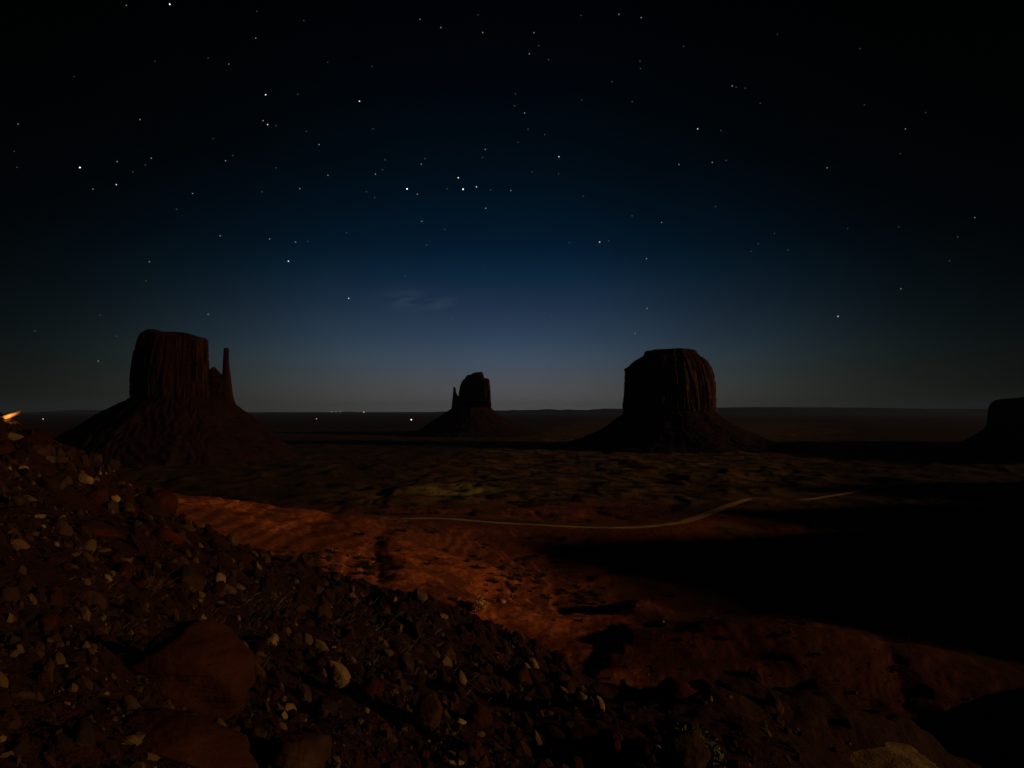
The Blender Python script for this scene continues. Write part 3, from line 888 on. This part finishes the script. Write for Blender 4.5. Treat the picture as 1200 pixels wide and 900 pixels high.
def pile(name, n, mat, px_lo, px_hi, seed, sampler):
    rng = np.random.default_rng(seed)
    VV, FF, TT, off = [], [], [], 0
    base = [rock_verts(2 if px_hi > 16 else 1, 500 + i, facets=8, soft=0.1, rough=0.10) for i in range(10)]
    for _ in range(n):
        p, px = sampler(rng, px_lo, px_hi)
        if p is None: continue
        s = px / F * p[1] / 2
        bv, bf = base[rng.integers(0, 10)]
        q = Matrix.Rotation(rng.normal(0, 0.7), 3, 'Z') @ Matrix.Rotation(rng.normal(0.75, 0.5), 3, 'Y') @ Matrix.Rotation(rng.uniform(-1.5, 1.5), 3, 'X')
        vv = (bv * np.array([s * rng.uniform(0.9, 2.1), s, s * rng.uniform(0.4, 1.0)])) @ np.array(q).T + p + np.array([0, 0, s * 0.08])
        VV.append(vv); FF.append(bf + off); off += len(bv)
        TT.append(np.full(len(bv), rng.random()))
    o = mesh_np(name, np.concatenate(VV), np.concatenate(FF), mat, smooth=False, attrs={'tone': np.concatenate(TT)})
    o["kind"] = "stuff"
    return o
def s_hill(rng, lo, hi):
    while True:
        u, v, p = scatter_px(rng)
        if perlin(np.array([p[0] / 4.0]), np.array([p[1] / 4.0]), 55)[0] + rng.uniform(-0.5, 0.7) > 0.0 and not (u < 150 and v > 770 and rng.random() < 0.7): break
    return p, lo + (hi - lo) * rng.random() ** 4.2
pile("rubble", 6500, M_pebble, 1.3, 15.0, 21, s_hill)
def s_big(rng, lo, hi):
    u, v, p = scatter_px(rng)
    return p, lo + (hi - lo) * rng.random() ** 2
pile("rough_rubble", 520, M_pebble, 8.0, 21.0, 29, s_big)
def s_valley(rng, lo, hi):
    u = rng.uniform(380, 1150); v = rng.uniform(650, 830)
    if v > crest_v(u) - 2: return None, 0
    p = hit(u, v)
    if p is None or math.hypot(p[0], p[1]) < 235: return None, 0
    return p, lo + (hi - lo) * rng.random() ** 4
pile("valley_rubble", 700, M_pebble, 1.0, 6.0, 22, s_valley)

# lamp-lit slab on the crest at the left edge
p, real = on_px(11, 491.5, 30)
pl = at(11, 487, p[1])
ledge = place("sandstone_slab", rock_mesh("sandstone_slab", make_rock_mat("orange_slab", (0.30, 0.17, 0.08), (0.42, 0.25, 0.12), (0.5, 0.31, 0.16)), 4, 411, (real * 0.80, real * 0.5, real * 0.22), facets=14, soft=0.5),
              loc=tuple(pl), rot=(math.radians(8), math.radians(-25), 0.5))
tag(ledge, "tilted slab on the hill crest glowing orange beside a lamp", "rock")
ql = at(0.0, 492.5, p[1] - 1.6)
lamp = empty("ground_lamp", (ql[0], ql[1], ground(ql[0], ql[1])))
tag(lamp, "small lit lamp on the hill crest beside the orange slab", "lamp")
def cyl(r0, r1, z0, z1, n=12):
    a = np.linspace(0, 2 * math.pi, n, endpoint=False)
    v = np.concatenate([np.column_stack([r0 * np.cos(a), r0 * np.sin(a), np.full(n, z0)]), np.column_stack([r1 * np.cos(a), r1 * np.sin(a), np.full(n, z1)]), [[0, 0, z0], [0, 0, z1]]])
    f = []
    for i in range(n):
        j = (i + 1) % n
        f += [(i, j, n + j), (i, n + j, n + i), (2 * n, j, i), (2 * n + 1, n + i, n + j)]
    return v, np.array(f)
hz = ql[2] - lamp.location.z
hz = max(hz, 0.25)
v_, f_ = cyl(0.05, 0.035, -0.3, hz - 0.08)
mesh_np("post", v_, f_, M_twig, parent=lamp)
v_, f_ = cyl(0.10, 0.13, hz - 0.08, hz + 0.10)
mesh_np("lamp_head", v_, f_, make_glow_mat("warm_lamp_glow", (1.0, 0.72, 0.45), 3.0), parent=lamp)
v_, f_ = cyl(0.17, 0.02, hz + 0.105, hz + 0.2)
mesh_np("hood", v_, f_, M_twig, parent=lamp)
pd = bpy.data.lights.new("lamp_light", 'POINT')
pd.energy = 420.0
pd.color = (1.0, 0.55, 0.22)
pd.shadow_soft_size = 0.12
po = bpy.data.objects.new("lamp_light", pd)
po.location = (0.15, -0.25, hz + 0.05)
po.parent = lamp
COL.objects.link(po)

# ------------------------------------------------------------------ far lights on the plain
LIGHTS = [(50.5, 491, 1.0, 0, "single far light on the dark plain near the orange slab"),
          (371, 490.8, 0.8, 1, "yellowish far light low on the plain, left of the row of three"),
          (388.5, 482.6, 0.7, 0, "first far light of the row of three on the horizon"),
          (393.5, 482.6, 0.5, 0, "faint middle far light of the row of three on the horizon"),
          (399, 482.6, 0.7, 0, "last far light of the row of three on the horizon"),
          (426.4, 483, 1.0, 1, "lone warm far light on the horizon, right of the row of three"),
          (482, 491.8, 1.9, 1, "brightest far light on the plain, near the small middle butte")]
G_white, G_warm = make_glow_mat("far_lamp_white", (1.0, 0.93, 0.85), 2.2), make_glow_mat("far_lamp_warm", (1.0, 0.80, 0.55), 3.0)
for u, v, s, warm, label in LIGHTS:
    Y = 4300.0 if v > 486 else 9000.0
    q = at(u, v, Y)
    g = float(H(np.array([q[0]]), np.array([q[1]]))[0][0])
    r = s * 0.62 / 600 * Y * 0.5
    root = empty("far_lamp", (q[0], q[1], g))
    tag(root, label, "lamp", "far lights on the plain")
    hgt = q[2] - g
    v_, f_ = ICO[2]
    mesh_np("lamp_head", v_ * r * np.array([1, 1, 0.9]) + np.array([0, 0, hgt]), f_, G_warm if warm else G_white, parent=root)
    if hgt > r:
        v_, f_ = cyl(r * 0.16, r * 0.10, -1, hgt - r * 0.85, 8)
        mesh_np("mast", v_, f_, M_twig, parent=root)

# ------------------------------------------------------------------ plants
def leaf_cloud(rng, n, rx, ry, rz, size, clumps=14, flat=0.0):
    cc = rng.normal(size=(clumps, 3)); cc /= np.linalg.norm(cc, axis=1)[:, None]
    cc *= rng.uniform(0.35, 0.9, clumps)[:, None]
    cc[:, 2] = np.abs(cc[:, 2]) * 0.9
    pick = rng.integers(0, clumps, n)
    ctr = (cc[pick] + rng.normal(scale=0.20, size=(n, 3))) * np.array([rx, ry, rz])
    ctr[:, 2] = np.abs(ctr[:, 2])
    a = rng.normal(size=(n, 3)); a /= np.linalg.norm(a, axis=1)[:, None]
    b = np.cross(a, rng.normal(size=(n, 3))); b /= np.linalg.norm(b, axis=1)[:, None]
    s = size * rng.uniform(0.5, 1.3, n)[:, None]
    v = np.stack([ctr - a * s, ctr + b * s * 0.45, ctr + a * s, ctr - b * s * 0.45], axis=1).reshape(-1, 3)
    f = np.arange(4 * n).reshape(n, 4)
    return v, f
def twigs(rng, n, rx, ry, rz, r):
    VV, FF, off = [], [], 0
    for _ in range(n):
        e = rng.normal(size=3); e[2] = abs(e[2]) + 0.4; e /= np.linalg.norm(e)
        e = e * np.array([rx, ry, rz])
        side = np.cross(e, [0.3, 0.5, 0.1]); side /= np.linalg.norm(side); s2 = np.cross(e, side); s2 /= np.linalg.norm(s2)
        for tt, k in ((0, 1.0), (1, 0.3)):
            for q in range(3):
                VV.append(e * tt + (side * math.cos(q * 2.09) + s2 * math.sin(q * 2.09)) * r * k)
        for q in range(3):
            j = (q + 1) % 3
            FF.append((off + q, off + j, off + 3 + j, off + 3 + q))
        off += 6
    return np.array(VV), np.array(FF)

# green bush low on the right, pale shrub on the lit sand
def bush(name, u, v, wpx, hpx, mat, label, nleaf, seed, lsize):
    p, real = on_px(u, v, wpx)
    hh = real * hpx / wpx
    rg = np.random.default_rng(seed)
    root = empty(name, (p[0], p[1], ground(p[0], p[1]) + 0.02))
    tag(root, label, "bush")
    v_, f_ = leaf_cloud(rg, nleaf, real / 2, real / 2, hh, lsize * real, 18)
    mesh_np("foliage", v_, f_, mat, parent=root, smooth=False)
    v_, f_ = twigs(rg, 22, real * 0.4, real * 0.4, hh * 0.85, real * 0.012)
    mesh_np("stem", v_, f_, M_twig, parent=root)
    return root
bush("bush", 820, 890, 46, 38, M_green, "green leafy bush on the brown outcrop at the bottom edge", 1500, 61, 0.06)
bush("bush", 561, 714, 17, 15, M_gold, "pale round shrub alone on the bright red sand", 1100, 62, 0.085)

shrub_me = []
for i in range(6):
    rg = np.random.default_rng(700 + i)
    shrub_me.append((mesh_np("foliage", *leaf_cloud(rg, 240, 0.5, 0.5, 0.62, 0.085, 10), M_sage, link=False, smooth=False),
                     mesh_np("stem", *twigs(rg, 9, 0.35, 0.35, 0.5, 0.02), M_twig, link=False)))
rng = np.random.default_rng(77)
CL = [(430, 665, 48, 14, 34), (375, 655, 40, 10, 16), (600, 672, 45, 22, 30), (690, 702, 32, 14, 26), (620, 690, 60, 12, 10), (500, 622, 60, 10, 10), (555, 655, 110, 30, 20), (350, 645, 40, 12, 8),
      (640, 586, 60, 10, 16), (560, 580, 60, 12, 12), (470, 598, 60, 8, 10), (700, 640, 90, 30, 14), (860, 735, 120, 20, 14)]
for cu, cv_, su, sv, n in CL:
    k = 0
    while k < n:
        u, v = rng.normal(cu, su * 0.5), rng.normal(cv_, sv * 0.5)
        if v > crest_v(u) - 4: 
            k += 1
            continue
        p = hit(u, v)
        k += 1
        if p is None: continue
        w = rng.uniform(3.0, 11.0)
        s = min(w / F * p[1], 6.0)
        root = empty("desert_shrub", tuple(p))
        tag(root, "small dark desert shrub dotting the dim valley floor", "shrub", "dark shrubs dotting the valley floor")
        fm, sm = shrub_me[rng.integers(0, 6)]
        root.scale = (s, s, s * rng.uniform(0.6, 1.0)); root.rotation_euler = (0, 0, rng.uniform(0, 6.28))
        place("foliage", fm, root); place("stem", sm, root)

# scrub and dry grass: far too many to count
def scrub_mass(name, n, mat, sampler, seed, leaves=7):
    rg = np.random.default_rng(seed)
    VV = []
    for _ in range(n):
        p, s = sampler(rg)
        if p is None: continue
        v_, f_ = leaf_cloud(rg, leaves, s * 0.5, s * 0.5, s * 0.5, s * 0.30, 4)
        VV.append(v_ + p)
    V = np.concatenate(VV)
    o = mesh_np(name, V, np.arange(len(V)).reshape(-1, 4), mat, smooth=False)
    o["kind"] = "stuff"
    return o
def s_plain(rg):
    u = rg.uniform(150, 1150); v = 520 + 190 * rg.random() ** 1.6
    if v > crest_v(u) - 3: return None, 0
    p = hit(u, v)
    if p is None or p[1] < 240: return None, 0
    if perlin(np.array([p[0] / 60]), np.array([p[1] / 90]), 31)[0] < (-0.05 if v < 600 else 0.12): return None, 0
    return p, min(rg.uniform(1.2, 3.4) / F * p[1], 4.0)
scrub_mass("scrub", 5200, M_sage, s_plain, 41)

def grass(name, n, seed):
    rg = np.random.default_rng(seed)
    V = []
    spots = [(450, 735, 40, 22), (470, 760, 40, 16), (300, 700, 40, 20), (330, 720, 40, 18), (190, 690, 50, 25), (420, 720, 50, 15), (300, 780, 60, 40), (520, 800, 60, 30), (250, 720, 30, 15), (430, 770, 60, 20), (130, 700, 60, 40)]
    for _ in range(n):
        cu, cv_, su, sv = spots[rg.integers(0, len(spots))]
        u, v = rg.normal(cu, su * 0.5), rg.normal(cv_, sv * 0.5)
        if v < crest_v(u) + 5: continue
        p = hit(u, v)
        if p is None or math.hypot(p[0], p[1]) > 235: continue
        px = p[1] / F
        for _b in range(rg.integers(3, 8)):
            b = p + np.array([rg.normal(0, 2.5 * px), rg.normal(0, 2.5 * px), -0.02])
            L = rg.uniform(4, 11) * px
            d = np.array([rg.normal(0, 0.7), rg.normal(0, 0.7), 1.0]); d /= np.linalg.norm(d)
            sd_ = np.cross(d, [0.2, 1, 0.1]); sd_ /= np.linalg.norm(sd_); wd = sd_ * 0.24 * px
            mid = b + d * L * 0.55
            tip = b + d * L + np.array([d[0], d[1], -0.2]) * L * 0.25
            V += [b - wd, b + wd, mid + wd * 0.8, mid - wd * 0.8, mid - wd * 0.8, mid + wd * 0.8, tip + wd * 0.2, tip - wd * 0.2]
    V = np.array(V)
    o = mesh_np(name, V, np.arange(len(V)).reshape(-1, 4), M_straw, smooth=False)
    o["kind"] = "stuff"
grass("dry_grass", 420, 51)

# ------------------------------------------------------------------ stars
A = lambda L, ox, oy: [(ox + x / 3.0, oy + y / 3.0, m) for x, y, m in L]
STARS = A([(444, 19, 2), (597, 15, 5), (903, 40, 1), (1068, 72, 1), (899, 134, 2), (545, 215, 1), (732, 203, 1), (804, 225, 2), (1152, 219, 1), (262, 269, 1), (934, 333, 4),
           (1047, 331, 1), (492, 420, 2), (64, 436, 2), (925, 424, 2), (941, 438, 3), (970, 442, 1), (750, 487, 1), (1077, 462, 1), (1122, 508, 2), (818, 547, 1), (793, 565, 2),
           (50, 532, 1), (60, 588, 1), (281, 589, 5), (412, 568, 2), (532, 556, 2), (511, 580, 1), (468, 604, 1), (409, 649, 3), (327, 665, 2), (677, 680, 2), (621, 735, 1),
           (970, 590, 1), (1153, 616, 2), (1054, 663, 2), (921, 674, 1), (774, 829, 2), (948, 840, 2), (1039, 851, 2), (1082, 848, 1)], 0, 0)
STARS += A([(276, 68, 2), (350, 97, 2), (480, 52, 1), (497, 114, 2), (677, 115, 2), (694, 160, 1), (661, 189, 2), (729, 210, 1), (843, 54, 1), (976, 50, 2), (1054, 62, 2), (108, 233, 1),
            (64, 356, 4), (1050, 215, 1), (1052, 241, 1), (951, 287, 1), (845, 352, 1), (1023, 357, 1), (612, 330, 1), (609, 372, 1), (644, 397, 2), (112, 453, 1), (656, 454, 1),
            (715, 473, 1), (621, 500, 1), (506, 525, 2), (497, 554, 1), (154, 562, 1), (281, 577, 2), (294, 558, 1), (145, 597, 1), (120, 612, 2), (765, 551, 3), (671, 604, 1), (764, 611, 1),
            (411, 625, 4), (428, 665, 5), (231, 664, 5), (475, 657, 3), (267, 683, 2), (372, 664, 1), (524, 668, 1), (596, 670, 2), (88, 674, 1), (117, 694, 1), (508, 732, 2), (283, 778, 2),
            (363, 806, 1), (300, 861, 1), (1187, 578, 2), (851, 690, 1), (1126, 782, 2), (908, 851, 3), (940, 847, 1), (802, 853, 1), (1022, 759, 1), (18, 818, 1)], 400, 0)
STARS += A([(333, 121, 1), (3, 163, 1), (623, 171, 1), (174, 302, 2), (188, 306, 1), (220, 310, 1), (273, 363, 1), (639, 369, 1), (53, 453, 3), (134, 459, 1), (854, 396, 1), (783, 453, 2),
            (765, 540, 1), (104, 571, 2), (153, 564, 1), (508, 590, 2), (115, 726, 1), (323, 820, 1), (580, 803, 1), (759, 798, 1), (1027, 765, 2), (967, 833, 1), (370, 879, 1), (266, 857, 1), (241, 884, 1)], 800, 0)
STARS += A([(525, 320, 2), (513, 387, 1), (1014, 318, 4), (352, 508, 1), (732, 505, 2), (410, 582, 1), (345, 669, 2), (123, 563, 1)], 0, 200)
STARS += A([(26, 449, 3), (225, 371, 1), (503, 345, 1), (388, 521, 1), (187, 594, 1), (738, 511, 1), (1073, 309, 2), (1075, 484, 2), (1033, 572, 2)], 400, 200)
STARS += A([(938, 317, 1), (767, 415, 2), (546, 512, 3)], 800, 200)
BRIGHT = {(199, 5): "bright star near the top edge above the mitten butte with the tall pinnacle", (311, 111): "bright star alone above a tight slanting row of three stars",
          (94, 196): "bright bluish star high up, nearest the photo's left edge", (421, 119): "bright star high above the gap between the two mitten buttes",
          (537, 208): "upper star of the bright close pair in the middle of the sky", (543, 222): "lower and brightest star of the bright close pair in mid sky",
          (477, 221): "bright star to the left of the bright close pair in mid sky", (338, 306): "bright star hanging below a short level row of three fainter stars"}
SM = {1: make_glow_mat("faint_star_glow", (0.85, 0.88, 0.95), 0.11), 2: make_glow_mat("modest_star_glow", (0.9, 0.93, 1.0), 0.34), 3: make_glow_mat("clear_star_glow", (0.95, 0.97, 1.0), 0.95),
      4: make_glow_mat("bright_star_glow", (0.97, 0.98, 1.0), 1.2), 5: make_glow_mat("brightest_star_glow", (0.95, 0.97, 1.0), 1.9)}
SR = {1: 0.45, 2: 0.47, 3: 0.50, 4: 0.54, 5: 0.64}
SMESH = {k: mesh_np("star", *ICO[2], SM[k], link=False) for k in SM}
SL = {1: "faint pinprick of a star, barely visible in the dark sky", 2: "small pale star of modest brightness in the night sky", 3: "clear white star, brighter than the small ones around it"}
DS = 200000.0
for u, v, m in STARS:
    dx, dy, dz = ray(u, v)
    ln = math.sqrt(dx * dx + dy * dy + dz * dz)
    r = SR[m] / 597.0 * DS / ln
    o = place("star", SMESH[m], loc=(dx / ln * DS, dy / ln * DS, dz / ln * DS), scale=(r, r, r))
    lab = SL.get(m)
    if m >= 4:
        lab = next((t for (a, b), t in BRIGHT.items() if abs(a - u) < 2 and abs(b - v) < 2), "bright white star standing out in the night sky")
    tag(o, lab, "star", {1: "faint stars", 2: "modest stars", 3: "clear stars"}.get(m, "bright stars"))

# ------------------------------------------------------------------ haze
import bmesh
bm = bmesh.new()
bmesh.ops.create_cube(bm, size=1.0)
for vv in bm.verts:
    vv.co = Vector((vv.co.x * 94000, vv.co.y * 94000, 620.0 if vv.co.z > 0 else -420.0))
me = bpy.data.meshes.new("haze")
bm.to_mesh(me); bm.free()
hm = bpy.data.materials.new("haze_air")
hm.use_nodes = True
ht = hm.node_tree
ht.nodes.clear()
pv = ht.nodes.new("ShaderNodeVolumePrincipled")
pv.inputs["Color"].default_value = (0.26, 0.46, 1.0, 1)
pv.inputs["Density"].default_value = 1.2e-5
pv.inputs["Anisotropy"].default_value = 0.0
ho = ht.nodes.new("ShaderNodeOutputMaterial")
ht.links.new(pv.outputs[0], ho.inputs["Volume"])
me.materials.append(hm)
ho_ = bpy.data.objects.new("haze", me)
COL.objects.link(ho_)
ho_["kind"] = "stuff"
